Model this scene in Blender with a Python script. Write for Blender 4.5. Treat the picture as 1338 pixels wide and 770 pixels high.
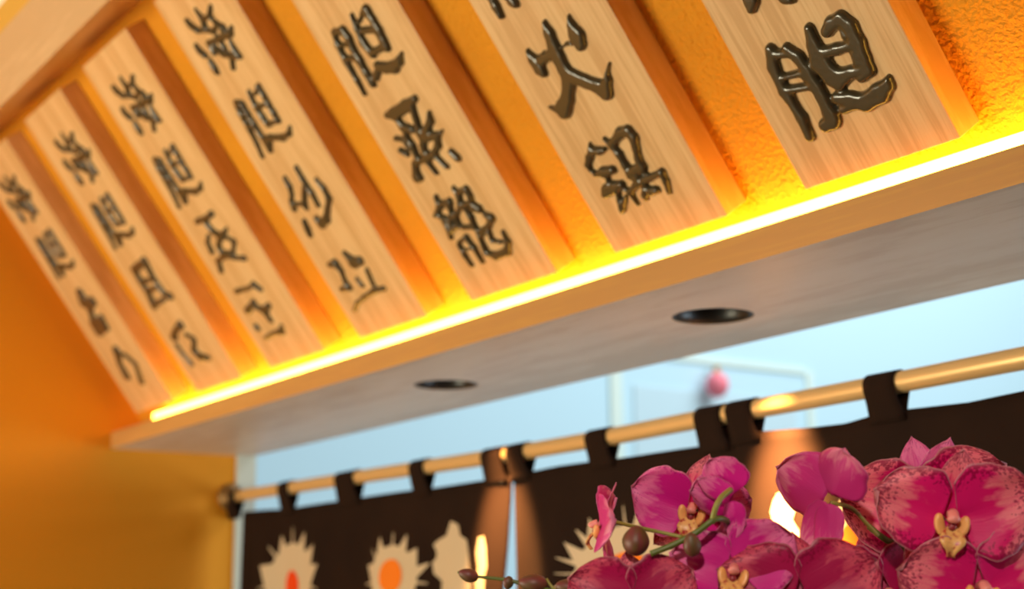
import bpy, bmesh, math, random
import numpy as np
from mathutils import Vector, Matrix
for o in list(bpy.data.objects): bpy.data.objects.remove(o)
S = bpy.context.scene
COL = S.collection

# ------------------------------------------------------------------ camera
FPX, W, H = 1981.56, 1338, 770
CF = Vector((-0.80798564, 0.54905128, 0.21378)); CR = Vector((0.55999197, 0.82842315, -0.01113913)); CU = Vector((0.18321626, -0.11071482, 0.97681832))
cam = bpy.data.cameras.new('camera'); camo = bpy.data.objects.new('camera', cam); COL.objects.link(camo)
cam.sensor_width = 36; cam.lens = FPX * 36 / W; cam.clip_start = .05; cam.clip_end = 60
camo.matrix_world = Matrix(((CR.x, CU.x, -CF.x, 0), (CR.y, CU.y, -CF.y, 0), (CR.z, CU.z, -CF.z, 0), (0, 0, 0, 1)))
cam.dof.use_dof = True; cam.dof.focus_distance = 1.66; cam.dof.aperture_fstop = 3.7
S.camera = camo
# ------------------------------------------------------------------ light
S.view_settings.view_transform = 'Standard'; S.view_settings.look = 'None'; S.view_settings.exposure = 0; S.view_settings.gamma = 1
wd = bpy.data.worlds.new('world'); S.world = wd; wd.use_nodes = True
wd.node_tree.nodes['Background'].inputs[0].default_value = (1, .86, .62, 1)
wd.node_tree.nodes['Background'].inputs[1].default_value = .09
def area(name, loc, target, size, power, color, sizey=None):
    l = bpy.data.lights.new(name, 'AREA'); l.size = size; l.energy = power; l.color = color
    if sizey: l.shape = 'RECTANGLE'; l.size_y = sizey
    o = bpy.data.objects.new(name, l); COL.objects.link(o); o.location = loc
    o.rotation_euler = (Vector(target) - Vector(loc)).to_track_quat('-Z', 'Y').to_euler()
    return o
area('room_light', (-2.9, -1.8, -.45), (-2.2, 1.2, .8), 1.3, 96, (1, .92, .66))
area('street_daylight', (-3.0, 7.5, 6.0), (-7, 6.0, 1.5), 6.0, 700, (.88, .95, 1))
area('underside_fill', (1.2, 5.6, -.6), (-1.9, 1.7, .45), 2.6, 210, (.70, .87, 1))  # added cool lamp out of view, brightens the ledge underside
fs = bpy.data.lights.new('flower_fill', 'SPOT'); fs.energy = 130; fs.color = (1, .82, .70); fs.spot_size = math.radians(34); fs.spot_blend = .6; fs.shadow_soft_size = .06  # added spot behind the camera, only there to brighten the orchids
fso = bpy.data.objects.new('flower_fill', fs); COL.objects.link(fso); fso.location = (.35, -.55, 1.05); fso.rotation_euler = (Vector((-1.06, .88, .04)) - fso.location).to_track_quat('-Z', 'Y').to_euler()

# ------------------------------------------------------------------ helpers
def ray(x, y): return (CF * FPX + CR * (x - W / 2) + CU * (H / 2 - y)) / FPX
def at(x, y, depth): return ray(x, y) * depth
def atY(x, y, Y): d = ray(x, y); return d * (Y / d.y)
A_ = 0.640549579
DV = Vector((0, -math.sin(A_), math.cos(A_)))     # up the sloped panel
NV = Vector((0, math.cos(A_), math.sin(A_)))      # into the sloped panel
P0 = Vector((0, 1.42, .56473))
def pv(u, v, off=0.0): return Vector((u, 0, 0)) + P0 + DV * v + NV * off
def panel_uv(x, y, off=-.002):
    d = ray(x, y); t = (P0 + NV * off).dot(NV) / d.dot(NV); X = d * t
    return X.x, (X - P0).dot(DV)
PB = Matrix(((1, 0, 0, 0), (0, DV.y, -NV.y, 0), (0, DV.z, -NV.z, 0), (0, 0, 0, 1)))   # local x right, y up slope, z out of the panel

def link(name, me, mats, parent=None, smooth=False):
    o = bpy.data.objects.new(name, me); COL.objects.link(o)
    for m in (mats if isinstance(mats, (list, tuple)) else [mats]): me.materials.append(m)
    if smooth: me.shade_smooth()
    if parent is not None: o.parent = parent
    return o
def bmo(name, bm, mats, parent=None, smooth=False):
    bmesh.ops.recalc_face_normals(bm, faces=bm.faces)
    me = bpy.data.meshes.new(name); bm.to_mesh(me); bm.free()
    return link(name, me, mats, parent, smooth)
def empty(name, loc, label=None, cat=None, group=None, mat=None):
    o = bpy.data.objects.new(name, None); COL.objects.link(o); o.empty_display_size = .05
    if mat is not None: o.matrix_world = mat
    else: o.location = loc
    if label: tag(o, label, cat, group)
    return o
def tag(o, label, cat=None, group=None, kind=None):
    if label: o['label'] = label
    if cat: o['category'] = cat
    if group: o['group'] = group
    if kind: o['kind'] = kind
    return o
def struct(o, label=None, cat=None):
    o['kind'] = 'structure'
    if label: o['label'] = label
    if cat: o['category'] = cat
    return o
def box(bm, lo, hi, bev=0, M=None):
    r = bmesh.ops.create_cube(bm, size=1)
    vs = r['verts']; lo = Vector(lo); hi = Vector(hi)
    for v in vs:
        v.co = Vector([(lo[i] + hi[i]) / 2 + v.co[i] * (hi[i] - lo[i]) for i in range(3)])
    if bev:
        es = list({e for v in vs for e in v.link_edges})
        rr = bmesh.ops.bevel(bm, geom=es, offset=bev, segments=2, affect='EDGES', profile=.5)
        vs = list({v for f in rr['faces'] for v in f.verts} | {v for v in vs if v.is_valid})
    if M is not None:
        for v in vs: v.co = M @ v.co
    return vs
def tube(bm, pts, rad, n=10, cap=True):
    pts = [Vector(p) for p in pts]
    rr = rad if isinstance(rad, (list, tuple)) else [rad] * len(pts)
    up = Vector((0, 0, 1)); rings = []
    for i, p in enumerate(pts):
        t = (pts[min(i + 1, len(pts) - 1)] - pts[max(i - 1, 0)]).normalized()
        a = t.cross(up)
        if a.length < .05: a = t.cross(Vector((0, 1, 0)))
        a.normalize(); b = t.cross(a)
        rings.append([bm.verts.new(p + (a * math.cos(2 * math.pi * k / n) + b * math.sin(2 * math.pi * k / n)) * rr[i]) for k in range(n)])
    for i in range(len(rings) - 1):
        for k in range(n): bm.faces.new((rings[i][k], rings[i][(k + 1) % n], rings[i + 1][(k + 1) % n], rings[i + 1][k]))
    if cap: bm.faces.new(rings[0]); bm.faces.new(rings[-1][::-1])
def spline(pts, m=6):
    P = [Vector(p) for p in pts]; out = []
    for i in range(len(P) - 1):
        a = P[max(i - 1, 0)]; b = P[i]; c = P[i + 1]; d = P[min(i + 2, len(P) - 1)]
        for k in range(m):
            t = k / m
            out.append(.5 * ((2 * b) + (c - a) * t + (2 * a - 5 * b + 4 * c - d) * t * t + (3 * b - a - 3 * c + d) * t ** 3))
    out.append(P[-1]); return out

# ------------------------------------------------------------------ materials
def mat(name, color=(.8, .8, .8), rough=.5, metal=0, coat=0, spec=.5):
    m = bpy.data.materials.new(name); m.use_nodes = True
    b = m.node_tree.nodes['Principled BSDF']
    b.inputs['Base Color'].default_value = (*color, 1); b.inputs['Roughness'].default_value = rough
    b.inputs['Metallic'].default_value = metal; b.inputs['Coat Weight'].default_value = coat
    b.inputs['Specular IOR Level'].default_value = spec
    return m
def N(m, t): return m.node_tree.nodes.new(t)
def L(m, a, b): m.node_tree.links.new(a, b)
def noise(m, scale, coord=None, vscale=None, detail=4, rough=.5):
    n = N(m, 'ShaderNodeTexNoise'); n.inputs['Scale'].default_value = scale; n.inputs['Detail'].default_value = detail; n.inputs['Roughness'].default_value = rough
    tc = N(m, 'ShaderNodeTexCoord'); src = tc.outputs[coord or 'Object']
    if vscale:
        mp = N(m, 'ShaderNodeMapping'); mp.inputs['Scale'].default_value = vscale; L(m, src, mp.inputs[0]); src = mp.outputs[0]
    L(m, src, n.inputs['Vector']); return n
def ramp(m, src, stops):
    r = N(m, 'ShaderNodeValToRGB'); L(m, src, r.inputs[0]); e = r.color_ramp.elements
    while len(e) < len(stops): e.new(.5)
    for i, (p, c) in enumerate(stops): e[i].position = p; e[i].color = (*c, 1)
    return r
def bump(m, src, strength, dist):
    b = N(m, 'ShaderNodeBump'); b.inputs['Strength'].default_value = strength; b.inputs['Distance'].default_value = dist
    L(m, src, b.inputs['Height']); L(m, b.outputs[0], m.node_tree.nodes['Principled BSDF'].inputs['Normal'])
def wood(name, c1, c2, vscale, rough=.45, s=1.0, c3=None):
    m = mat(name, rough=rough); b = m.node_tree.nodes['Principled BSDF']
    n = noise(m, 14 * s, vscale=vscale, detail=6, rough=.65)
    n2 = noise(m, 2.3 * s, vscale=vscale, detail=2)
    w = N(m, 'ShaderNodeMath'); w.operation = 'MULTIPLY_ADD'; L(m, n2.outputs[0], w.inputs[0]); w.inputs[1].default_value = .8
    L(m, n.outputs[0], w.inputs[2])
    r = ramp(m, w.outputs[0], [(.55, c1), (.85, c2), (1.15 if False else 1.0, c3 or c2)]); L(m, r.outputs[0], b.inputs['Base Color'])
    bump(m, n.outputs[0], .12, .002); return m

M = {}
M['board'] = wood('pale_timber', (.86, .57, .28), (.80, .49, .22), (12, .45, 4), .5, 1.0, (.68, .38, .15))
M['ledge'] = wood('ledge_timber', (.70, .38, .13), (.64, .33, .10), (.4, 5, 9), .42, 1.0, (.60, .30, .10))
M['under'] = wood('pale_underside', (.80, .71, .65), (.77, .67, .60), (.5, 3, 5), .38, .7, (.68, .56, .48))
M['beam'] = wood('beam_timber', (.78, .50, .27), (.66, .40, .20), (.5, 6, 6), .5)
M['beam2'] = mat('ochre_strip', (.72, .38, .06), .6)
M['cream'] = mat('cream_paint', (.9, .8, .62), .7)
m = mat('orange_plaster', (.80, .31, .004), .85); M['plaster'] = m
n = noise(m, 135, detail=2, rough=.5); bump(m, n.outputs[0], .7, .010)
n3 = noise(m, 5); r = ramp(m, n3.outputs[0], [(.35, (.76, .28, .003)), (.7, (.84, .33, .005))]); L(m, r.outputs[0], m.node_tree.nodes['Principled BSDF'].inputs['Base Color'])
m = mat('side_plaster', (.82, .31, .005), .8); M['side'] = m
m = mat('lacquer_black', (.070, .052, .026), .24, coat=.5); M['ink'] = m  # base colour lifted to stand in for surroundings reflected in the gloss
n = noise(m, 130, detail=3); bump(m, n.outputs[0], .35, .0012)
M['led'] = bpy.data.materials.new('led_diffuser'); M['led'].use_nodes = True
nt = M['led'].node_tree; nt.nodes.clear(); e = nt.nodes.new('ShaderNodeEmission'); oo = nt.nodes.new('ShaderNodeOutputMaterial')
e.inputs[0].default_value = (1, .52, .065, 1); e.inputs[1].default_value = 16; nt.links.new(e.outputs[0], oo.inputs[0])
M['alu'] = mat('channel_metal', (.7, .68, .62), .35, 1)
M['black'] = mat('black_metal', (.015, .013, .012), .4)
M['lens'] = mat('lamp_lens', (.25, .24, .22), .15)
M['brass'] = mat('brass_rod', (.86, .56, .24), .34, .35)
m = mat('noren_cloth', (.030, .014, .008), .9, spec=.15); M['cloth'] = m
n = noise(m, 900, detail=1); bump(m, n.outputs[0], .25, .0004)
r = ramp(m, noise(m, 6).outputs[0], [(.3, (.015, .0062, .0036)), (.7, (.022, .0088, .0044))]); L(m, r.outputs[0], m.node_tree.nodes['Principled BSDF'].inputs['Base Color'])
M['flange'] = mat('dark_brass', (.28, .14, .04), .45, .5)
M['print'] = mat('cream_print', (.66, .50, .33), .9, spec=.1)
M['orange_print'] = mat('orange_print', (.95, .22, .02), .9, spec=.1)
M['red_print'] = mat('red_print', (.85, .07, .01), .9, spec=.1)
M['jamb'] = mat('pale_frame_paint', (.62, .62, .50), .5)
M['blue'] = mat('pale_blue_paint', (.56, .80, .90), .85)
M['blue2'] = mat('pale_blue_panel', (.56, .75, .82), .8)
M['ivory'] = mat('ivory_trim', (.72, .86, .78), .6)
M['red'] = mat('red_disc', (.95, .22, .28), .6)
M['floor'] = mat('dark_floor', (.16, .11, .07), .5)
M['counter'] = wood('counter_timber', (.45, .25, .12), (.30, .16, .08), (1, 6, 6))
M['pot'] = mat('white_glaze', (.8, .78, .74), .25)
M['stem'] = mat('green_stem', (.10, .13, .018), .45)
M['pedicel'] = mat('olive_pedicel', (.26, .24, .04), .45)
M['leaf'] = mat('orchid_leaf', (.03, .09, .02), .4)
M['bud'] = mat('dark_bud', (.13, .035, .02), .5)
m = M['bud']; r = ramp(m, noise(m, 90, vscale=(1, 1, .25)).outputs[0], [(.35, (.17, .03, .03)), (.65, (.10, .06, .015))]); L(m, r.outputs[0], m.node_tree.nodes['Principled BSDF'].inputs['Base Color'])

def petal_mat(name, core, pale, dots, rim, dotamt=.56, palepos=.5):
    m = mat(name, core, .42, spec=.35); nt = m.node_tree; b = nt.nodes['Principled BSDF']
    tc = N(m, 'ShaderNodeTexCoord'); sp = N(m, 'ShaderNodeSeparateXYZ'); L(m, tc.outputs['UV'], sp.inputs[0])
    def mth(op, a, bb=None, c=None):
        q = N(m, 'ShaderNodeMath'); q.operation = op
        for i, v in enumerate((a, bb, c)):
            if v is None: continue
            if isinstance(v, (int, float)): q.inputs[i].default_value = v
            else: L(m, v, q.inputs[i])
        return q.outputs[0]
    def mix(f, a, bb):
        q = N(m, 'ShaderNodeMix'); q.data_type = 'RGBA'; L(m, f, q.inputs[0])
        for i, v in ((6, a), (7, bb)):
            if isinstance(v, tuple): q.inputs[i].default_value = (*v, 1)
            else: L(m, v, q.inputs[i])
        return q.outputs[2]
    def mr(v, a, bb):
        q = N(m, 'ShaderNodeMapRange'); q.interpolation_type = 'SMOOTHSTEP'; L(m, v, q.inputs[0]); q.inputs[1].default_value = a; q.inputs[2].default_value = bb; return q.outputs[0]
    u, v = sp.outputs[0], sp.outputs[1]
    n1 = noise(m, 1, 'UV', (9, 3.2, 1), detail=4)
    n2 = noise(m, 1, 'UV', (24, 15, 1), detail=4, rough=.65)
    n4 = noise(m, 1, 'UV', (46, 3, 1), detail=2)
    edge = mth('MULTIPLY', mth('ABSOLUTE', mth('SUBTRACT', u, .5)), 2)
    rad = mth('MAXIMUM', v, edge)
    f1 = mr(mth('ADD', v, mth('MULTIPLY', mth('SUBTRACT', n1.outputs[0], .5), 1.1)), palepos - .16, palepos + .18)
    c = mix(f1, core, pale)
    vein = mr(n4.outputs[0], .52, .68); c = mix(mth('MULTIPLY', vein, .38), c, core)
    d = mr(mth('ADD', n2.outputs[0], mth('MULTIPLY', mth('SUBTRACT', rad, .78), .55)), dotamt, dotamt + .05)
    c = mix(mth('MULTIPLY', d, .8), c, dots)
    c = mix(mth('MULTIPLY', mr(rad, .955, .985), .4), c, rim)
    L(m, c, b.inputs['Base Color'])
    bump(m, n4.outputs[0], .3, .0012)
    tr = N(m, 'ShaderNodeBsdfTranslucent'); L(m, c, tr.inputs[0]); ms = N(m, 'ShaderNodeMixShader'); ms.inputs[0].default_value = .3
    out = [x for x in nt.nodes if x.type == 'OUTPUT_MATERIAL'][0]
    L(m, b.outputs[0], ms.inputs[1]); L(m, tr.outputs[0], ms.inputs[2]); L(m, ms.outputs[0], out.inputs[0]); return m
M['petal'] = petal_mat('speckled_petal', (.80, .008, .19), (.95, .25, .31), (.32, .0, .05), (.98, .55, .58), .50, .50)
M['petal_dark'] = petal_mat('crimson_petal', (.48, .005, .09), (.74, .10, .17), (.26, .0, .04), (.9, .40, .45), .53, .62)
M['petal_violet'] = petal_mat('magenta_petal', (.74, .012, .31), (.88, .20, .46), (.42, .0, .13), (.95, .45, .58), .60, .60)
M['petal_back'] = petal_mat('pink_back_petal', (.74, .04, .28), (.88, .26, .42), (.40, .01, .14), (.7, .2, .4), .75, .7)
M['lip'] = mat('yellow_lip', (.72, .36, .10), .4)
m = M['lip']; r = ramp(m, noise(m, 210).outputs[0], [(.50, (.78, .42, .13)), (.64, (.42, .03, .03))]); L(m, r.outputs[0], m.node_tree.nodes['Principled BSDF'].inputs['Base Color'])
M['lobe'] = mat('ochre_lobe', (.86, .42, .13), .35)
M['lipred'] = mat('spotted_lip', (.25, .02, .03), .35)
M['column'] = mat('pink_column', (.80, .26, .22), .35)

# ------------------------------------------------------------------ setting
XL, XR = -4.0, .9
ZB, ZT = .4816, .5257
bm = bmesh.new(); box(bm, (XL, 1.4, ZB), (XR, 1.815, ZT))
led_b = bmo('ledge', bm, M['ledge'])
LAMPS = [(-1.79, 1.605), (-2.605, 1.605)]
for (x, y) in LAMPS:
    bm = bmesh.new(); bmesh.ops.create_cone(bm, cap_ends=True, segments=64, radius1=.066, radius2=.066, depth=.3, matrix=Matrix.Translation((x, y, .5)))
    c = bmo('cut', bm, M['ledge']); md = led_b.modifiers.new('b', 'BOOLEAN'); md.object = c; md.operation = 'DIFFERENCE'; md.solver = 'EXACT'
bpy.context.view_layer.update()
me = bpy.data.meshes.new_from_object(led_b.evaluated_get(bpy.context.evaluated_depsgraph_get()))
led_b.modifiers.clear(); led_b.data = me
for o in list(COL.objects):
    if o.name.startswith('cut'): bpy.data.objects.remove(o)
led_b.name = 'trim_1'; struct(led_b, 'long timber ledge under the menu boards with pale underside')
me.shade_flat(); me.materials.append(M['under'])
for p in me.polygons:
    if p.normal.z < -.9: p.material_index = 1

# sloped plaster panel
bm = bmesh.new(); box(bm, (XL, 0, 0), (XR, 1.35, .02), M=None)
for v in bm.verts: v.co = pv(v.co.x, v.co.y - .0855, .048 + v.co.z)
struct(bmo('wall_back', bm, M['plaster']), 'sloping orange textured plaster panel behind the menu boards')
bm = bmesh.new(); box(bm, (XL, 1.765, ZT), (XR, 1.815, 2.3)); struct(bmo('wall_light_block', bm, M['cream']), 'unseen wall added behind the sloping panel to stop light leaks')  # unseen filler wall, added so no light leaks past the panel
bm = bmesh.new(); box(bm, (XL - .12, -3.0, -1.3), (XL, 1.815, 2.3)); struct(bmo('wall_left', bm, M['side']), 'orange plastered side wall at the far end of the ledge')
bm = bmesh.new(); box(bm, (XL, 1.765, -1.3), (XL + .012, 1.822, ZB)); struct(bmo('trim_2', bm, M['jamb']), 'pale upright door frame strip beside the curtain')
# beam over the boards
bm = bmesh.new(); box(bm, (XL, .794, -.105), (XR, .905, .06), .003)
for v in bm.verts: v.co = pv(v.co.x, v.co.y, v.co.z)
struct(bmo('trim_3', bm, M['beam']), 'timber beam along the top of the menu boards')
bm = bmesh.new(); box(bm, (XL, .905, -.095), (XR, .945, .06))
for v in bm.verts: v.co = pv(v.co.x, v.co.y, v.co.z)
struct(bmo('trim_4', bm, M['beam2']), 'narrow ochre strip above the timber beam')
bm = bmesh.new(); box(bm, (XL, .945, -.09), (XR, 1.3, .06))
for v in bm.verts: v.co = pv(v.co.x, v.co.y, v.co.z)
struct(bmo('ceiling', bm, M['cream']), 'cream ceiling edge above the ochre strip')
bm = bmesh.new(); box(bm, (-8, -3.0, -1.32), (3, 12, -1.3)); struct(bmo('floor', bm, M['floor']))
# the blue space beyond the curtain
bm = bmesh.new(); box(bm, (-7.1, 1.0, -1.3), (-7, 12.5, 4.5)); struct(bmo('wall_far', bm, M['blue']), 'pale blue wall seen through the opening above the curtain')
fr = empty('door_1', (-7, 6.27, 1.0)); struct(fr, 'pale ivory door frame on the blue wall beyond the curtain')
def fbar(y0, y1, z0, z1, d=.03, m='ivory', nm='door_frame'):
    bm = bmesh.new(); box(bm, (0, y0 - 6.27, z0 - 1.0), (d, y1 - 6.27, z1 - 1.0), .004); return bmo(nm, bm, M[m], fr)
fbar(5.44, 5.53, -1.3, 1.60, .014); fbar(7.05, 7.11, -1.3, 1.60, .014); fbar(5.53, 7.05, 1.575, 1.615, .012)
fbar(5.62, 6.95, -1.2, 1.40, .008, 'blue2', 'door_panel')
bm = bmesh.new(); bmesh.ops.create_uvsphere(bm, u_segments=24, v_segments=12, radius=.07)
for v in bm.verts: v.co.z *= 1.12
lan = bmo('lantern', bm, M['red'], None, True); lan.location = (-6.9, 6.20, 1.43)
tag(lan, 'small round red lantern hanging before the pale blue wall', 'lantern')
bm = bmesh.new(); tube(bm, [(0, 0, .07), (0, 0, .11)], .02, 10); bmo('cap', bm, M['beam2'], lan)
bm = bmesh.new(); tube(bm, [(-.11, 0, .10), (0, 0, .105)], .006, 8); bmo('hook', bm, M['ivory'], lan)

# LED strip
bm = bmesh.new(); box(bm, (-3.80, 1.438, .5262), (XR, 1.462, .557), .004)
ls = bmo('led_strip', bm, M['led']); tag(ls, 'glowing warm led strip running along the top of the ledge', 'light')
bm = bmesh.new(); box(bm, (-3.81, 1.432, .5258), (XR, 1.468, .530)); bmo('channel', bm, M['alu'], ls)

# downlights
for i, (x, y) in enumerate(LAMPS):
    d = empty('downlight', (x, y, ZB), ['black recessed downlight in the ledge underside, nearer and larger', 'black recessed downlight in the ledge underside, farther and smaller'][i], 'light', 'downlights in the ledge underside')
    bm = bmesh.new(); n = 48
    prof = [(.0652, .012), (.0652, .0005), (.0620, .0005), (.058, .006), (.0545, .014), (.0535, .07), (.0545, .0705), (.0645, .02)]
    rg = [[bm.verts.new((r * math.cos(2 * math.pi * k / n), r * math.sin(2 * math.pi * k / n), z)) for k in range(n)] for r, z in prof]
    for a in range(len(rg)):
        b_ = (a + 1) % len(rg)
        for k in range(n): bm.faces.new((rg[a][k], rg[a][(k + 1) % n], rg[b_][(k + 1) % n], rg[b_][k]))
    bmo('housing', bm, M['black'], d, True)
    bm = bmesh.new(); bmesh.ops.create_cone(bm, cap_ends=True, segments=40, radius1=.052, radius2=.05, depth=.006, matrix=Matrix.Translation((0, 0, .066))); bmo('lens', bm, M['lens'], d)
    l = bpy.data.lights.new('downlight_beam', 'SPOT'); l.energy = (430, 190)[i]; l.color = (1, .52, .17); l.spot_size = math.radians(41); l.spot_blend = 1; l.shadow_soft_size = .018
    lo = bpy.data.objects.new('downlight_beam', l); COL.objects.link(lo); lo.location = (x, y, ZB + .035)
    lo.rotation_euler = (Vector((x, 1.735, .13)) - lo.location).to_track_quat('-Z', 'Y').to_euler()

# ------------------------------------------------------------------ boards and raised characters
def glyph(strokes, org, sc, cx, cy, edge=.0062, hgt=.0085, res=.0021):
    """strokes: chains of (x, y, r) on a zoomed sheet -> raised smooth relief, local to (cx, cy)"""
    e = 2.0
    p0 = panel_uv(*org); pc = panel_uv(org[0] + 30, org[1] + 30)
    a = panel_uv(org[0] + 40, org[1] + 40); bx = panel_uv(org[0] + 41, org[1] + 40); by = panel_uv(org[0] + 40, org[1] + 41)
    jac = abs((bx[0] - a[0]) * (by[1] - a[1]) - (bx[1] - a[1]) * (by[0] - a[0])) ** .5
    segs = []
    for st in strokes:
        q = [(*panel_uv(org[0] + x / sc, org[1] + y / sc), r / sc * jac * {6.362: 1.10, 8.3625: 1.15, 5.92: .98, 6.417: 1.0}.get(sc, 1.1)) for x, y, r in st]
        segs += list(zip(q[:-1], q[1:]))
    P = np.array([[*s[0], *s[1]] for s in segs]); P[:, 0] -= cx; P[:, 3] -= cx; P[:, 1] -= cy; P[:, 4] -= cy
    rm = max(P[:, 2].max(), P[:, 5].max()) + .004
    x0, x1 = min(P[:, 0].min(), P[:, 3].min()) - rm, max(P[:, 0].max(), P[:, 3].max()) + rm
    y0, y1 = min(P[:, 1].min(), P[:, 4].min()) - rm, max(P[:, 1].max(), P[:, 4].max()) + rm
    def sdf(X, Y):
        d = np.full(X.shape, 9.)
        k = .0018; acc = np.zeros(X.shape)
        for ax, ay, ar, bx_, by_, br in P:
            vx, vy = bx_ - ax, by_ - ay; l2 = vx * vx + vy * vy + 1e-12
            t = np.clip(((X - ax) * vx + (Y - ay) * vy) / l2, 0, 1)
            dd = np.hypot(X - ax - vx * t, Y - ay - vy * t) - (ar + (br - ar) * t)
            acc += np.exp(np.clip(-dd / k, -60, 60))
        return -k * np.log(acc + 1e-30)
    nx, ny = int((x1 - x0) / res) + 1, int((y1 - y0) / res) + 1
    X, Y = np.meshgrid(x0 + np.arange(nx) * res, y0 + np.arange(ny) * res)
    D = sdf(X, Y); ins = D < 0
    cell = ins[:-1, :-1] | ins[1:, :-1] | ins[:-1, 1:] | ins[1:, 1:]
    for _ in range(3):       # pull outside corners onto the outline
        gx = (sdf(X + 1e-5, Y) - D) / 1e-5; gy = (sdf(X, Y + 1e-5) - D) / 1e-5; g = gx * gx + gy * gy + 1e-6
        mv = (~ins); st = np.clip(D / g, -res, res)
        X = np.where(mv, X - st * gx, X); Y = np.where(mv, Y - st * gy, Y); D = sdf(X, Y)
    t = np.clip(-D / edge, 0, 1); Z = hgt * np.sqrt(1 - (1 - t) ** 2) * np.where(ins, 1, 0)
    idx = -np.ones(X.shape, int); verts = []; faces = []
    def vid(j, i):
        if idx[j, i] < 0: idx[j, i] = len(verts); verts.append((X[j, i], Y[j, i], Z[j, i] + .0002))
        return int(idx[j, i])
    for j, i in zip(*np.nonzero(cell)):
        faces.append((vid(j, i), vid(j, i + 1), vid(j + 1, i + 1), vid(j + 1, i)))
    # skirt down into the wood so the relief is solid
    from collections import Counter
    ec = Counter(); dirn = {}
    for f in faces:
        for k in range(4):
            a_, b_ = f[k], f[(k + 1) % 4]; ec[frozenset((a_, b_))] += 1; dirn[frozenset((a_, b_))] = (a_, b_)
    low = {}
    for kk, c in ec.items():
        if c == 1:
            a_, b_ = dirn[kk]
            for w in (a_, b_):
                if w not in low: low[w] = len(verts); verts.append((verts[w][0], verts[w][1], -.001))
            faces.append((b_, a_, low[a_], low[b_]))
    me = bpy.data.meshes.new('character'); me.from_pydata([tuple(map(float, v)) for v in verts], [], faces); me.materials.append(M['ink']); me.shade_smooth()
    return me

G = {}
def o2(pts, dy): return [(x, y + dy, r) for x, y, r in pts]
G['dan1'] = ((980, 0), 6.362, [
    [(175,410,46),(200,560,50),(290,760,46),(330,813,42),(430,973,44),(500,1133,42)],
    [(310,395,38),(400,470,48),(480,580,48),(560,720,52),(600,793,52),(670,940,60),(690,1010,55),(625,1035,50)],
    [(190,450,38),(330,440,38)],[(280,640,28),(450,600,32)],[(320,745,34),(540,710,34)],[(420,600,20),(470,640,36)],[(720,985,32),(640,1060,35)],
    [(495,235,40),(540,380,58),(590,510,82),(690,630,76),(740,690,50),(800,650,40)],
    [(640,262,45),(680,195,50),(760,150,50),(830,210,55),(895,350,58),(940,480,55),(985,580,48),(930,645,38)],
    [(590,440,46),(720,410,42),(860,370,42)],[(760,220,18),(800,290,38)],[(700,640,62),(850,600,46),(960,580,46)],[(880,440,40),(900,520,35)],
    [(730,812,48),(850,830,62),(960,850,66),(1080,775,72),(1145,705,48),(1155,645,22)],[(780,905,40),(860,870,40)]])
G['top1'] = ((980, 0), 6.362, [[(-10,-100,55),(10,0,60),(15,75,38)],[(0,-110,50),(250,-130,50)],[(240,-90,60),(300,-30,55),(345,-5,34)]])
G['huo2'] = ((670, 0), 8.3625, [
    [(165,550,18),(230,650,52),(300,750,60),(340,799,40)],[(320,650,50),(440,580,48)],[(340,575,14),(360,600,28)],
    [(350,240,22),(400,360,52),(450,500,60),(500,620,68),(570,760,66),(600,800,68),(612,919,62),(600,1069,62),(560,1180,78),(560,1225,66)],
    [(400,1166,10),(490,1195,34)],
    [(680,839,68),(800,890,60),(950,950,66),(1015,1009,72)],[(1020,940,60),(1040,870,36),(1035,800,16),(1055,690,10)],
    [(612,165,10),(650,280,42),(700,380,78),(735,470,58),(740,510,38)],[(650,470,24),(590,480,14),(540,515,9)]])
G['top2'] = ((670, 0), 8.3625, [[(-260,-90,42),(-180,70,42),(-125,170,34)],[(-80,-80,40),(0,10,48),(30,40,40)]])
G['guo2'] = ((750, 155), 5.92, [
    [(122,190,8),(140,240,24),(120,300,28),(110,355,24),(135,400,12)],[(150,250,34),(200,250,28),(238,235,18)],
    [(140,400,10),(175,430,18),(230,415,38),(300,395,32)],[(262,450,14),(272,500,18)],
    [(245,585,32),(260,555,45),(320,530,42),(370,505,28)],[(338,560,14),(355,630,20),(375,690,26),(375,720,16)],[(402,600,12),(388,650,22)],
    [(380,530,14),(440,570,18),(500,665,11)],
    [(235,150,12),(300,210,25),(350,270,28),(400,360,28),(440,440,26),(480,460,28)],
    [(300,190,30),(360,110,38),(420,95,38),(460,140,36),(480,220,28),(500,310,28),(530,370,32),(540,400,22)],
    [(450,410,36),(500,385,40)],[(490,440,30),(510,480,20),(470,520,22)],
    [(440,560,20),(500,500,24),(580,460,26),(680,415,26),(712,480,22),(740,570,16)],
    [(550,470,16),(550,590,24),(565,630,10)],[(560,545,22),(640,550,24),(600,580,20)]])
G['dan3'] = ((420, 0), 5.92, [
    [(95,240,15),(130,340,22),(200,480,24),(280,620,18),(340,730,13)],
    [(110,250,25),(170,235,30),(210,290,30),(250,380,26),(300,470,30),(350,560,28),(400,650,28)],
    [(140,350,15),(230,340,20)],[(190,450,18),(290,450,26)],
    [(235,110,12),(280,220,22),(330,330,30),(400,420,28)],
    [(320,100,18),(350,80,36),(400,150,27),(440,230,36),(480,310,32),(510,370,28)],
    [(290,170,15),(320,110,15)],[(330,235,25),(430,225,28)],[(390,410,25),(500,350,30)],
    [(430,500,24),(500,525,38),(560,520,42),(605,470,30),(620,410,12)],[(420,600,30),(450,520,25)]])
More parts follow.
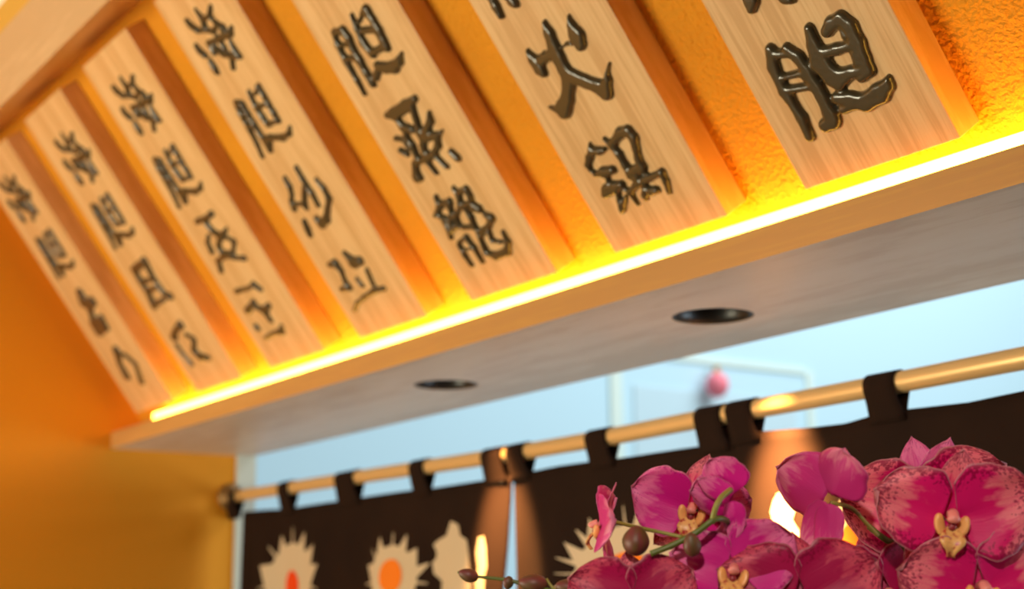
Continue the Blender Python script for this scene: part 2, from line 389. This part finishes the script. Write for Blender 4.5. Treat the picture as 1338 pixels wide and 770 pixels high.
G['zheng3'] = ((490, 115), 5.92, [
    [(100,210,27),(150,200,42),(240,140,42),(310,80,24)],[(170,230,22),(220,300,30),(290,320,30)],[(290,150,30),(320,240,22),(350,340,30),(380,420,25)],
    [(235,320,22),(250,380,22),(290,440,25),(340,560,25)],[(165,390,20),(230,400,20),(270,470,18)],[(200,480,20),(250,510,22)],
    [(420,190,15),(430,250,26),(400,330,30),(400,380,35)],[(400,370,35),(480,370,25),(520,330,8)],[(480,370,20),(490,440,25),(460,500,25)],
    [(370,440,25),(400,520,30),(460,520,25)],[(310,580,25),(330,690,38),(350,690,25)],[(330,570,25),(420,540,25)],
    [(410,570,18),(480,660,14)],[(480,530,18),(560,610,18)],[(590,490,22),(640,540,28)]])
G['long3'] = ((555, 235), 6.417, [
    [(95,140,18),(130,220,25),(90,300,18)],[(130,200,20),(210,180,22),(200,230,15)],[(120,300,22),(200,330,20)],[(215,200,15),(230,300,20),(220,370,22)],
    [(160,330,18),(200,400,22),(225,490,14)],[(240,60,12),(290,140,22),(300,220,22)],[(290,100,22),(350,80,25),(380,130,22),(400,200,22),(460,240,28)],
    [(300,220,20),(390,190,22)],[(300,230,18),(260,300,20),(290,380,22),(220,430,18)],[(340,230,18),(390,310,22),(420,390,22),(330,400,20)],
    [(400,240,25),(460,250,22)],[(510,290,20),(560,320,28),(540,380,20),(470,430,20)],
    [(440,420,15),(500,560,20),(520,610,22),(600,640,30),(690,600,32),(700,520,22),(655,430,12)],[(470,470,15),(540,430,15),(570,510,15),(640,520,15)],
    [(290,540,18),(340,630,18),(400,720,14)],[(290,520,15),(350,480,20),(420,570,18),(490,690,14)],[(330,590,10),(400,570,10)]])
G['hai4'] = ((230, 0), 7.333, [
    [(100,190,15),(150,250,22),(210,290,25)],[(190,430,15),(230,490,22),(280,530,25)],[(330,580,18),(370,650,25),(400,700,18)],
    [(180,80,8),(240,160,15),(270,230,20),(260,290,18),(350,300,20)],[(330,60,15),(320,150,20),(260,190,18)],[(340,170,12),(400,240,20),(350,300,20)],
    [(310,410,20),(420,370,22),(520,320,25),(530,260,15)],[(320,420,18),(370,510,20)],[(400,230,15),(450,260,22),(450,330,18)],
    [(370,450,20),(460,520,25),(560,540,25),(610,540,20),(560,470,20),(520,390,12)],[(540,580,18),(550,660,16)],[(430,400,15),(470,460,18)]])
G['dan4'] = ((295, 100), 7.0, [
    [(90,230,15),(140,340,18),(220,480,18),(290,620,14),(340,740,12)],[(110,240,20),(150,250,22),(180,300,18),(260,430,18),(340,560,18),(410,680,16)],
    [(160,360,15),(210,340,12)],[(210,440,18),(270,460,20)],[(210,130,12),(280,280,20),(340,370,22),(390,440,20)],
    [(270,160,15),(300,90,20),(350,170,18),(390,250,20),(440,330,20),(480,400,18)],[(300,275,16),(390,250,18)],[(390,440,18),(480,405,18)],
    [(360,570,20),(410,560,22),(520,560,25),(580,520,20),(585,460,12)],[(400,600,25),(410,680,14)]])
G['c4'] = ((355, 205), 7.0, [
    [(120,190,15),(165,270,18),(185,340,12),(180,400,15),(210,480,20)],[(190,440,16),(300,430,18)],[(225,95,16),(290,210,18),(370,330,18),(430,450,15)],
    [(300,270,20),(300,350,18),(300,430,20),(325,480,12)],[(405,200,12),(480,290,18),(525,380,22),(510,480,20),(500,570,30),(460,620,28),(410,560,20)],
    [(300,590,20),(330,660,24),(355,720,18)]])
G['d4'] = ((420, 320), 8.1, [
    [(90,210,25),(150,200,35),(210,270,18),(250,380,15),(290,450,30),(220,470,25)],[(240,80,16),(310,150,30),(340,190,45),(410,170,35)],
    [(480,260,16),(550,420,16)],[(370,350,12),(440,440,12)],[(350,690,18),(385,610,18),(450,560,20),(550,490,24),(660,465,22)]])
G['c5'] = ((240, 265), 7.7, [
    [(140,190,25),(220,160,22),(280,110,25)],[(230,200,20),(300,290,22),(380,340,28),(430,260,12)],[(250,330,14),(240,390,14),(290,500,18)],
    [(370,340,25),(350,430,15),(400,520,28),(490,510,22)],[(440,350,12),(510,390,15),(500,480,15)],[(350,580,20),(380,690,18)],[(350,580,20),(430,530,22),(530,560,15),(610,560,22)]])
G['d5'] = ((290, 355), 7.7, [
    [(150,200,22),(260,170,16),(320,130,22),(390,180,18)],[(260,390,30),(320,310,22),(350,360,15),(430,390,30),(470,340,22)],
    [(430,400,20),(500,500,14)],[(340,540,15),(370,580,18)],[(450,665,20),(500,630,15),(600,600,28),(600,550,15)]])
G['c6'] = ((160, 325), 4.815, [
    [(75,130,18),(140,80,18),(200,190,12),(270,290,14),(300,300,18)],[(80,140,15),(120,210,13),(165,280,13),(200,360,18)],
    [(120,210,11),(200,190,11)],[(160,265,11),(230,240,11)],[(200,355,14),(260,320,11)]])
G['d6'] = ((160, 325), 4.815, [
    [(325,555,20),(330,520,14),(365,480,20)],[(400,540,8),(450,570,10),(450,640,15),(490,680,17),(540,690,14)],[(340,600,7),(380,660,7),(440,730,9)]])
G['c7'] = ((80, 365), 5.133, [
    [(130,95,24),(150,160,22),(210,150,20),(190,190,18),(210,250,14),(220,300,22),(250,350,22),(300,320,18),(270,260,16),(220,300,16)]])
G['d7'] = ((80, 365), 5.133, [[(375,485,26),(390,560,12),(440,650,20)],[(420,500,8),(500,570,8),(540,690,14)]])
GM = {}
def gmesh(k):
    if k not in GM:
        org, sc, st = G[k]
        q = [panel_uv(org[0] + x / sc, org[1] + y / sc) for s in st for x, y, r in s]
        cx = (min(a for a, b in q) + max(a for a, b in q)) / 2; cy = (min(b for a, b in q) + max(b for a, b in q)) / 2
        near = k[-1] in '123' 
        GM[k] = (glyph(st, org, sc, cx, cy, edge=.0062 if near else .0075, res=.0017 if near else .0026), cx, cy)
    return GM[k]
BL = ['widest wooden menu board at the right end, nearest the viewer, ending in one big character',
      'wooden menu board second from the right with the fire pot characters at its foot',
      'wooden menu board third from the right with a dense many-stroked bottom character',
      'middle of the seven wooden menu boards, the fourth from either end',
      'wooden menu board third from the left end of the row',
      'wooden menu board second from the left end of the row',
      'leftmost and farthest wooden menu board beside the orange side wall']
BW = .259; BX = [-1.39 - .4133 * i for i in range(7)]
TXT = [[('dan1', None), ('top1', None)],
       [('huo2', None), ('guo2', None), ('top2', None)],
       [('dan3', None), ('zheng3', None), ('long3', None), ('hai4', (-2.13, .66))],
       [('hai4', None), ('dan4', None), ('c4', None), ('d4', None)],
       [('hai4', (175, 135)), ('dan4', (232, 228)), ('c5', None), ('d5', None)],
       [('hai4', (97, 205)), ('dan4', (147, 287)), ('c6', None), ('d6', None)],
       [('hai4', (22, 258)), ('dan4', (72, 330)), ('c7', None), ('d7', None)]]
def off_of(k, ref):
    p = panel_uv(*{'hai4': (275, 50), 'dan4': (343, 155)}[k]); return p
for i, x0 in enumerate(BX):
    r = empty('menu_board', None, BL[i], 'sign', 'wooden menu boards in a row', mat=Matrix.Translation(pv(x0 + BW / 2, 0)) @ PB)
    bm = bmesh.new(); vs = box(bm, (-BW / 2, 0, -.048), (BW / 2, .763, 0), .0015)
    rnd = random.Random(i)
    b = bmo('plank', bm, M['board'], None)
    # keep grain different on each board by baking its place into the mesh
    b.parent = r
    for k, pos in TXT[i]:
        me, cx, cy = gmesh(k)
        if pos is None: u, v = cx, cy
        elif isinstance(pos[0], float): u, v = pos
        else:
            ref = off_of(k, None); q = panel_uv(*pos); u, v = cx + q[0] - ref[0], cy + q[1] - ref[1]
        o = bpy.data.objects.new('character', me); COL.objects.link(o); o.parent = r
        o.location = (u - x0 - BW / 2, v, 0)

# ------------------------------------------------------------------ rod and curtain
YR, RR = 1.75, .0165
def lerp(tab, x):
    if x <= tab[0][0]: return tab[0][1]
    for (a, b), (c, d) in zip(tab[:-1], tab[1:]):
        if x <= c: return b + (d - b) * (x - a) / (c - a)
    return tab[-1][1]
rodtab = [(XL, .3635), (-3.29, .356), (-2.64, .347), (-2.28, .346), (-1.96, .350), (-1.57, .352), (-1.316, .355), (XR, .375)]
rod = empty('curtain_rod', (XL, YR, .3635), 'long brass coloured curtain rod spanning the opening', 'rod')
bm = bmesh.new(); tube(bm, [(x - XL, 0, lerp(rodtab, x) - .3635) for x in [XL + .02 + k * .1 for k in range(49)]], RR, 24)
bmo('pole', bm, M['brass'], rod, True)
bm = bmesh.new(); tube(bm, [(0.001, 0, 0), (.012, 0, 0), (.012, 0, 0), (.028, 0, 0)], [.038, .038, .026, .024], 28); bmo('wall_flange', bm, M['flange'], rod, True)

def pxX(x, y): return atY(x, y, YR).x
def pxZ(x, y): return atY(x, y, YR).z
def toptab(pts): return sorted((atY(x, y, YR).x, atY(x, y, YR).z) for x, y in pts)
def cloth_y(x, z, zt, seed): return YR + .010 * math.sin(17 * x + seed) * min(1, (zt - z) * 4 + .15) + .006 * math.sin(41 * x + 2 * seed + 2 * z) * min(1, (zt - z) * 3)
def noren(label, tpts, tabs, seed, xl=None, xr=None, slant=0.):
    tt = toptab(tpts); x0 = tt[0][0] if xl is None else xl; x1 = tt[-1][0] if xr is None else xr
    r = empty('noren_curtain', (x0, YR, tt[0][1]), label, 'curtain', 'dark noren curtain panels on the rod')
    inv = Matrix.Translation(-r.location)
    ZBOT = -.42; nx = max(20, int((x1 - x0) / .012)); nz = 40
    bm = bmesh.new(); g = []
    for j in range(nz + 1):
        row = []
        for i in range(nx + 1):
            x = x0 + (x1 - slant * min(1, j / nz * 2) - x0) * i / nx; zt = lerp(tt, x); z = zt + (ZBOT - zt) * j / nz
            row.append(bm.verts.new(inv @ Vector((x, cloth_y(x, z, zt, seed), z))))
        g.append(row)
    for j in range(nz):
        for i in range(nx): bm.faces.new((g[j][i], g[j + 1][i], g[j + 1][i + 1], g[j][i + 1]))
    o = bmo('cloth', bm, M['cloth'], r, True); md = o.modifiers.new('thick', 'SOLIDIFY'); md.thickness = .0016; md.offset = 0
    for (px, py, w) in tabs:
        xc = pxX(px, py); zr = lerp(rodtab, xc); zt = lerp(tt, xc) - .004
        prof = []
        prof.append((YR - .0025, zt - .012)); prof.append((YR - .004, zt))
        prof.append((YR - .011, (zt + zr - RR) / 2))
        for k in range(13):
            a = math.pi * (1.12 - 1.24 * k / 12) ; prof.append((YR + (RR + .0022) * math.cos(a), zr + (RR + .0022) * math.sin(a)))
        prof.append((YR + .010, (zt + zr - RR) / 2)); prof.append((YR + .003, zt)); prof.append((YR + .0018, zt - .012))
        bm = bmesh.new(); rows = []
        for k, (yy, zz) in enumerate(prof):
            ww = w * (1.12 if k < 2 or k > len(prof) - 3 else 1.0)
            sh = .0
            rows.append([bm.verts.new(inv @ Vector((xc + ww * (q / 4 - .5) + sh, yy, zz))) for q in range(5)])
        for k in range(len(rows) - 1):
            for q in range(4): bm.faces.new((rows[k][q], rows[k][q + 1], rows[k + 1][q + 1], rows[k + 1][q]))
        o = bmo('tab', bm, M['cloth'], r, True); md = o.modifiers.new('thick', 'SOLIDIFY'); md.thickness = .0018; md.offset = 0
    def decal(name, poly, m, lift):
        """flat print: polygon in world (x, z) laid on the waving cloth"""
        bm = bmesh.new()
        f = bm.faces.new([bm.verts.new((x, 0, z)) for x, z in poly])
        bmesh.ops.triangulate(bm, faces=[f]); 
        for _ in range(3):
            bmesh.ops.subdivide_edges(bm, edges=[e for e in bm.edges if e.calc_length() > .03], cuts=1, use_grid_fill=False)
            bmesh.ops.triangulate(bm, faces=[f for f in bm.faces if len(f.verts) > 3])
        for v in bm.verts:
            x, z = v.co.x, v.co.z; v.co = inv @ Vector((x, cloth_y(x, z, lerp(tt, x), seed) - lift, z))
        o = bmo(name, bm, M[m], r); return o
    def urchin(px, py, rx, ry, core='orange_print', crx=.4, seed2=0, cdy=0):
        c = atY(px, py, YR); rn = random.Random(seed2)
        k = abs(atY(px + 10, py, YR).x - c.x) / 10; kz = abs(atY(px, py + 10, YR).z - c.z) / 10
        RX, RZ = rx * k, ry * kz; poly = []
        n = 15 if rx < 50 else 26
        for i in range(n):
            a = 2 * math.pi * i / n; q = 2 * math.pi / n
            for da, f in ((0, 1.0), (.2, 1.0), (.4, 1.0), (.58, 1.02), (.65, 1.30 + .16 * rn.random()), (.70, 1.32 + .1 * rn.random()), (.75, 1.02)):
                poly.append((c.x + RX * f * math.cos(a + da * q), c.z + RZ * f * math.sin(a + da * q)))
        decal('urchin_print', poly, 'print', .0022)
        poly = [(c.x + RX * crx * math.cos(2 * math.pi * i / 24), c.z - cdy * kz + RZ * crx * 1.1 * math.sin(2 * math.pi * i / 24)) for i in range(24)]
        decal('urchin_core', poly, core, .0036)
    return r, decal, urchin
def poly_px(pts): return [(atY(x, y, YR).x, atY(x, y, YR).z) for x, y in pts]

A, dA, uA = noren('dark noren panel at the left end of the rod beside the door frame',
    [(318, 669), (345, 666.5), (373, 665), (400, 661), (454, 653), (479, 649), (550, 639), (564, 638), (632, 628), (669, 622)],
    [(307, 648, .06), (377, 638, .06), (457, 624, .095), (552, 610, .062), (650, 597, .075)], .4, slant=.055)
uA(380, 762, 29, 52, 'red_print', .36, 1, 4); uA(515, 757, 30, 44, 'orange_print', .46, 2, -4)
dA('letter_print', poly_px([(583, 700), (590, 681), (600, 686), (603, 700), (612, 706), (614, 718), (606, 726), (612, 738), (610, 752), (620, 770), (606, 790), (585, 792), (570, 780), (573, 760), (562, 750), (561, 735), (569, 727), (563, 712), (570, 706)]), 'print', .0022)
dA('letter_print', poly_px([(630, 703), (637, 701), (640, 716), (634, 730), (642, 742), (638, 760), (640, 785), (628, 785), (626, 760), (631, 744), (627, 722)]), 'print', .0022)
B, dB, uB = noren('dark noren panel in the middle of the rod',
    [(671, 620), (684, 618.6), (731, 609), (780, 602), (804, 599.5), (897, 586), (938, 580), (960, 577)],
    [(681, 592, .06), (787, 573, .065), (933, 545, .066)], 1.9)
uB(818, 752, 68, 66, 'orange_print', .52, 3, 6)
C, dC, uC = noren('dark noren panel at the right end of the rod behind the orchids',
    [(958, 575), (975, 568), (995, 564), (1057, 559.4), (1105, 553.5), (1144, 541.5), (1183, 535), (1267, 526), (1338, 511)],
    [(974, 539, .062), (1158, 503, .062), (1390, 460, .062)], 3.1, xr=-.75)
dC('letter_print', poly_px([(1012, 655), (1018, 645), (1030, 643), (1040, 648), (1046, 662), (1040, 680), (1052, 696), (1046, 720), (1020, 722), (1008, 702), (1014, 684), (1008, 670)]), 'print', .0022)
uC(1122, 712, 40, 46, 'orange_print', .6, 4, -2)

# ------------------------------------------------------------------ orchids
def petal_mesh(name, Ln, Wd, cup, curl, ruf, seed, point=0., claw=.55, m='petal', ns=18, nt_=14):
    rn = random.Random(seed); ph = rn.random() * 6
    bm = bmesh.new(); uv = bm.loops.layers.uv.new('UVMap'); g = []; uvs = {}
    for i in range(ns + 1):
        s = i / ns; ss = .02 + .98 * s
        w = Wd * .5 * (max(0, 1 - abs(2 * ss ** claw - 1) ** 2.3)) ** (.5 + .25 * point)
        w *= 1 + .035 * math.sin(11 * s + ph) + .02 * math.sin(23 * s + 2 * ph)
        if i == 0: w = Wd * .07
        row = []
        for j in range(nt_ + 1):
            t = 2 * j / nt_ - 1
            x = w * t; y = Ln * s * (1 - .06 * t * t)
            z = cup * (x / (Wd * .5)) ** 2 * Wd - curl * Ln * s * s + ruf * Wd * math.sin(5.5 * t + ph + 3 * s) * s * (t * t * .7 + .3 * s)
            z += .03 * Wd * math.exp(-(t * 5) ** 2) * (1 - s) * -1
            v = bm.verts.new((x, y, z)); uvs[v] = (j / nt_, s); row.append(v)
        g.append(row)
    for i in range(ns):
        for j in range(nt_):
            f = bm.faces.new((g[i][j], g[i][j + 1], g[i + 1][j + 1], g[i + 1][j]))
            for l in f.loops: l[uv].uv = (uvs[l.vert][0] + 0, uvs[l.vert][1])
    me = bpy.data.meshes.new(name); bm.to_mesh(me); bm.free(); me.materials.append(M[m]); me.shade_smooth(); return me
def add(name, me, parent, Mx, solid=.0009):
    o = bpy.data.objects.new(name, me); COL.objects.link(o); o.parent = parent; o.matrix_local = Mx
    if solid: md = o.modifiers.new('thick', 'SOLIDIFY'); md.thickness = solid; md.offset = 0
    return o
def Rz(a): return Matrix.Rotation(math.radians(a), 4, 'Z')
def Rx(a): return Matrix.Rotation(math.radians(a), 4, 'X')
def Ry(a): return Matrix.Rotation(math.radians(a), 4, 'Y')
def T(x, y, z): return Matrix.Translation((x, y, z))
KD = 1.12     # the orchids stand this much further out than first measured
def camvec(v): return (CR * v[0] + CU * v[1] - CF * v[2]).normalized()
seedc = [10]
def flower(root, px, py, depth, dpx, face, roll=0, m='petal', m2=None, pets=(82, -82), pt=(0, 0), seps=(0, 140, -140), st=(0, 0, 0), scl=(1, 1), label=None, ruf=.075, cup=.12, lip=True, skip=()):
    """px, py, depth: centre; dpx: span in pixels at that depth"""
    depth *= KD; D = dpx * depth / FPX; m2 = m2 or m
    z = camvec(face); up = camvec((math.sin(math.radians(-roll)), math.cos(math.radians(roll)), 0))
    x = up.cross(z).normalized(); y = z.cross(x)
    Mx = Matrix(((x.x, y.x, z.x, 0), (x.y, y.y, z.y, 0), (x.z, y.z, z.z, 0), (0, 0, 0, 1)))
    f = bpy.data.objects.new('flower', None); COL.objects.link(f); f.empty_display_size = .02
    f.parent = root; f.matrix_parent_inverse = Matrix.Identity(4)
    f.matrix_local = Matrix.Translation(at(px, py, depth) - root.location) @ Mx
    if label: f['label'] = label
    seedc[0] += 7; sd = seedc[0]
    for k, a in enumerate(seps):
        if ('s', k) in skip: continue
        add('sepal', petal_mesh('sepal', .50 * D, .31 * D, .10, .12, .03, sd + k, .8, .8, m2), f, Rz(a) @ T(0, .002 * D / .1, -.003) @ Rx(st[k] - 4))
    for k, a in enumerate(pets):
        if ('p', k) in skip: continue
        add('petal', petal_mesh('petal', .54 * D * scl[k], .62 * D * scl[k], cup, .10, ruf, sd + 20 + k, 0, .72, m), f, Rz(a) @ T(0, .006 * D / .1, .002) @ Rx(pt[k] + 4))
    if lip:
        s = D / .12
        for sx in (-1, 1):
            bm = bmesh.new(); bmesh.ops.create_uvsphere(bm, u_segments=16, v_segments=12, radius=1)
            for v in bm.verts:
                q = v.co; dent = .35 * max(0, q.z) * (1 - q.y * q.y)
                v.co = Vector((q.x * .0052 * s, q.y * .0098 * s, (q.z * .60 - dent) * .0085 * s))
            o = bmo('lip_lobe', bm, M['lobe'], f, True); o.matrix_local = T(sx * .0095 * s, -.004 * s, .0075 * s) @ Rz(-sx * 14) @ Ry(-sx * 38)
        bm = bmesh.new(); uvl = bm.loops.layers.uv.new('UVMap')
        g = []
        for i in range(11):
            q = i / 10; w = (.003 + .010 * math.sin(math.pi * min(1, q * 1.15)) ** 1.2 * (1 - .55 * q)) * s
            g.append([bm.verts.new((w * t, -.004 * s - .026 * s * q, .006 * s + .012 * s * math.sin(q * 2.6) + abs(t) * .003 * s)) for t in (-1, -.5, 0, .5, 1)])
        for i in range(10):
            for j in range(4): bm.faces.new((g[i][j], g[i][j + 1], g[i + 1][j + 1], g[i + 1][j]))
        o = bmo('lip', bm, M['lip'], f, True); md = o.modifiers.new('t', 'SOLIDIFY'); md.thickness = .0016
        bm = bmesh.new(); tube(bm, spline([(0, .005 * s, 0), (0, .006 * s, .007 * s), (0, .003 * s, .013 * s), (0, -.001 * s, .015 * s)], 4), [.0042 * s] * 4 + [.0048 * s] * 5 + [.0058 * s, .0052 * s, .0040 * s, .0015 * s], 12)
        bmo('column', bm, M['column'], f, True)
        bm = bmesh.new(); bmesh.ops.create_icosphere(bm, subdivisions=2, radius=.0042 * s, matrix=T(0, -.005 * s, .009 * s)); bmo('callus', bm, M['lipred'], f, True)
    return f
def px_tube(root, name, pts, r, m):
    P = spline([at(p[0], p[1], p[2] * KD) for p in pts], 6); bm = bmesh.new(); n = len(P)
    rr = r if not isinstance(r, tuple) else [r[0] + (r[1] - r[0]) * i / (n - 1) for i in range(n)]
    tube(bm, [p - root.location for p in P], rr, 10); return bmo(name, bm, M[m], root, True)
def bud(root, px, py, depth, rpx, lean=(0, 1, 0), el=1.3):
    depth *= KD; r = rpx * depth / FPX; bm = bmesh.new()
    bmesh.ops.create_uvsphere(bm, u_segments=20, v_segments=14, radius=r)
    for v in bm.verts:
        zz = v.co.z / r; k = 1 - .22 * max(0, zz); a = math.atan2(v.co.y, v.co.x); k *= 1 + .05 * math.cos(3 * a)
        v.co.x *= k; v.co.y *= k; v.co.z *= el
    q = camvec(lean).to_track_quat('Z', 'Y').to_matrix().to_4x4()
    o = bmo('bud', bm, M['bud'], root, True); o.matrix_local = Matrix.Translation(at(px, py, depth) - root.location) @ q; return o
CT = -.52
def plant(px, depth, label):
    base = at(px, 760, depth * KD); r = empty('orchid_plant', (base.x, base.y, CT), label, 'orchid', 'potted pink orchids in the foreground')
    bm = bmesh.new(); prof = [(.0, .0), (.045, .0), (.060, .13), (.064, .14), (.059, .14), (.055, .12), (0, .12)]
    n = 32; rg = [[bm.verts.new((max(rr, .0005) * math.cos(2 * math.pi * k / n), max(rr, .0005) * math.sin(2 * math.pi * k / n), z)) for k in range(n)] for rr, z in prof]
    for a in range(len(rg) - 1):
        for k in range(n): bm.faces.new((rg[a][k], rg[a][(k + 1) % n], rg[a + 1][(k + 1) % n], rg[a + 1][k]))
    bmo('pot', bm, M['pot'], r, True)
    for k in range(5):
        me = petal_mesh('leaf', .20, .07, .25, .45, .02, k, .4, .8, 'leaf'); add('leaf', me, r, T(0, 0, .125) @ Rz(72 * k + 20) @ Rx(38), .0025)
    return r
def spike(r, top):
    """main stem from the pot to a pixel point"""
    P = at(top[0], top[1], top[2] * KD) - r.location
    bm = bmesh.new(); tube(bm, spline([(0, 0, .10), (P.x * .1, P.y * .1, P.z * .4), (P.x * .5, P.y * .5, P.z * .85), P], 8), .0026, 10); return bmo('stem', bm, M['stem'], r, True)

pC = plant(1190, 1.34, 'pink speckled orchid at the right edge with the largest open flower')
pB = plant(960, 1.34, 'middle orchid with a magenta side-turned flower and two dark buds on its stem')
pA = plant(790, 1.27, 'leftmost orchid with crimson low flower and a bud-tipped stem reaching left')
bm = bmesh.new(); box(bm, (pA.location.x - .5, min(pA.location.y, pC.location.y) - .25, CT - .04), (pC.location.x + .4, max(pA.location.y, pC.location.y) + .25, CT), .004)
cn = empty('counter', (pB.location.x, pB.location.y, -1.3), 'wooden counter below the frame carrying the orchid pots', 'counter')
o = bmo('top', bm, M['counter'], None); o.parent = cn; o.matrix_parent_inverse = Matrix.Translation(-cn.location)
bm = bmesh.new(); box(bm, (pB.location.x - .45, pB.location.y - .2, -1.3), (pB.location.x + .45, pB.location.y + .2, CT - .04)); o = bmo('base', bm, M['counter'], None); o.parent = cn; o.matrix_parent_inverse = Matrix.Translation(-cn.location)

# right plant
flower(pC, 1242, 680, 1.29, 184, (-.10, .06, 1), -6, 'petal', pets=(74, -68), pt=(2, 0), scl=(.96, 1.10), seps=(-6, 150, -150), st=(8, 0, 0), ruf=.09, label='largest open flower, pink with crimson speckles')
flower(pC, 1214, 670, 1.35, 196, (-.2, .05, 1), 4, 'petal', 'petal_violet', pets=(76, -60), seps=(-20, 8, 150), st=(6, 0, 0), label='flower half hidden behind the largest one', lip=False)
flower(pC, 1084, 655, 1.31, 144, (.62, .0, -.75), 0, 'petal_back', pets=(-62, 20), pt=(-4, -8), seps=(176, 60, -150), st=(-4, 10, 10), label='flower turned away showing its pink back', lip=False, scl=(1.0, .88), skip=(('s', 1),))
flower(pC, 1047, 790, 1.27, 196, (-.1, .35, 1), 4, 'petal_dark', pets=(64, -64), seps=(0, 150, -150), label='low crimson flower cut by the bottom edge')
flower(pC, 1160, 786, 1.33, 190, (.1, .3, 1), 10, 'petal_dark', 'petal_dark', pets=(66, -66), label='low crimson flower under the turned-away one')
flower(pC, 1280, 775, 1.28, 190, (.1, .2, 1), -6, 'petal', 'petal', pets=(80, -56), seps=(20, 100, -150), label='pink flower in the bottom right corner')
px_tube(pC, 'pedicel', [(1085, 657, 1.315), (1112, 664, 1.32), (1132, 684, 1.325), (1147, 700, 1.33)], .0021, 'pedicel')
px_tube(pC, 'stem', [(1135, 688, 1.335), (1158, 706, 1.335), (1180, 716, 1.34), (1200, 760, 1.345)], .0030, 'stem')
px_tube(pC, 'pedicel', [(1240, 680, 1.31), (1215, 700, 1.33), (1180, 716, 1.34)], .0021, 'pedicel')
spike(pC, (1200, 760, 1.345))
# middle plant
flower(pB, 906, 668, 1.33, 148, (-.34, .02, 1), -10, 'petal_violet', 'petal', pets=(80, -70), pt=(0, -40), seps=(-4, 140, -140), label='magenta flower turned to the left')
flower(pB, 960, 652, 1.295, 104, (.5, .1, -.85), 0, 'petal_violet', 'petal_violet', pets=(-30, -82), pt=(-8, -8), seps=(-60, 178, 20), label='pink flower seen from behind on a green stalk', lip=False, skip=(('s', 2),))
flower(pB, 958, 752, 1.285, 162, (-.12, .35, .95), -6, 'petal_violet', 'petal_violet', pets=(78, -48), pt=(0, 0), seps=(10, 150, -150), scl=(.9, 1.0), label='magenta flower low in the middle with a yellow lip')
flower(pB, 787, 690, 1.33, 118, (-1, .05, -.12), 0, 'petal_back', 'petal_back', pets=(60, -70), pt=(-10, -16), seps=(0, 140, -150), label='small flower seen edge-on at the left')
px_tube(pB, 'pedicel', [(790, 678, 1.33), (815, 685, 1.31), (850, 693, 1.285), (892, 702, 1.275)], .0018, 'pedicel')
px_tube(pB, 'stem', [(850, 724, 1.275), (880, 712, 1.275), (910, 696, 1.275), (938, 678, 1.278), (958, 694, 1.31), (965, 760, 1.345)], .0030, 'stem')
px_tube(pB, 'pedicel', [(930, 684, 1.277), (935, 664, 1.275), (943, 650, 1.28), (955, 640, 1.288)], .0028, 'pedicel')
bud(pB, 831, 707, 1.285, 18, (.1, 1, 0), 1.1); bud(pB, 904, 712, 1.27, 12, (-.15, 1, .2), 1.35)
spike(pB, (965, 760, 1.345))
# left plant
flower(pA, 828, 798, 1.27, 160, (-.05, .35, 1), 2, 'petal_dark', 'petal', pets=(62, -58), seps=(4, 120, -120), label='crimson flower cut by the bottom edge at the left')
px_tube(pA, 'stem', [(598, 748, 1.32), (625, 754, 1.32), (662, 758, 1.315), (700, 768, 1.31), (760, 782, 1.29), (790, 790, 1.29)], (.0012, .003), 'stem')
bud(pA, 612, 752, 1.32, 9, (-1, .3, 0), 1.5); bud(pA, 664, 762, 1.315, 7, (-.2, -1, 0), 1.3); bud(pA, 697, 763, 1.31, 13, (-1, .1, 0), 1.5); bud(pA, 741, 768, 1.30, 11, (-1, .2, 0), 1.4)
px_tube(pA, 'pedicel', [(714, 757, 1.31), (722, 768, 1.305), (735, 778, 1.30)], .0015, 'pedicel')
spike(pA, (790, 790, 1.29))
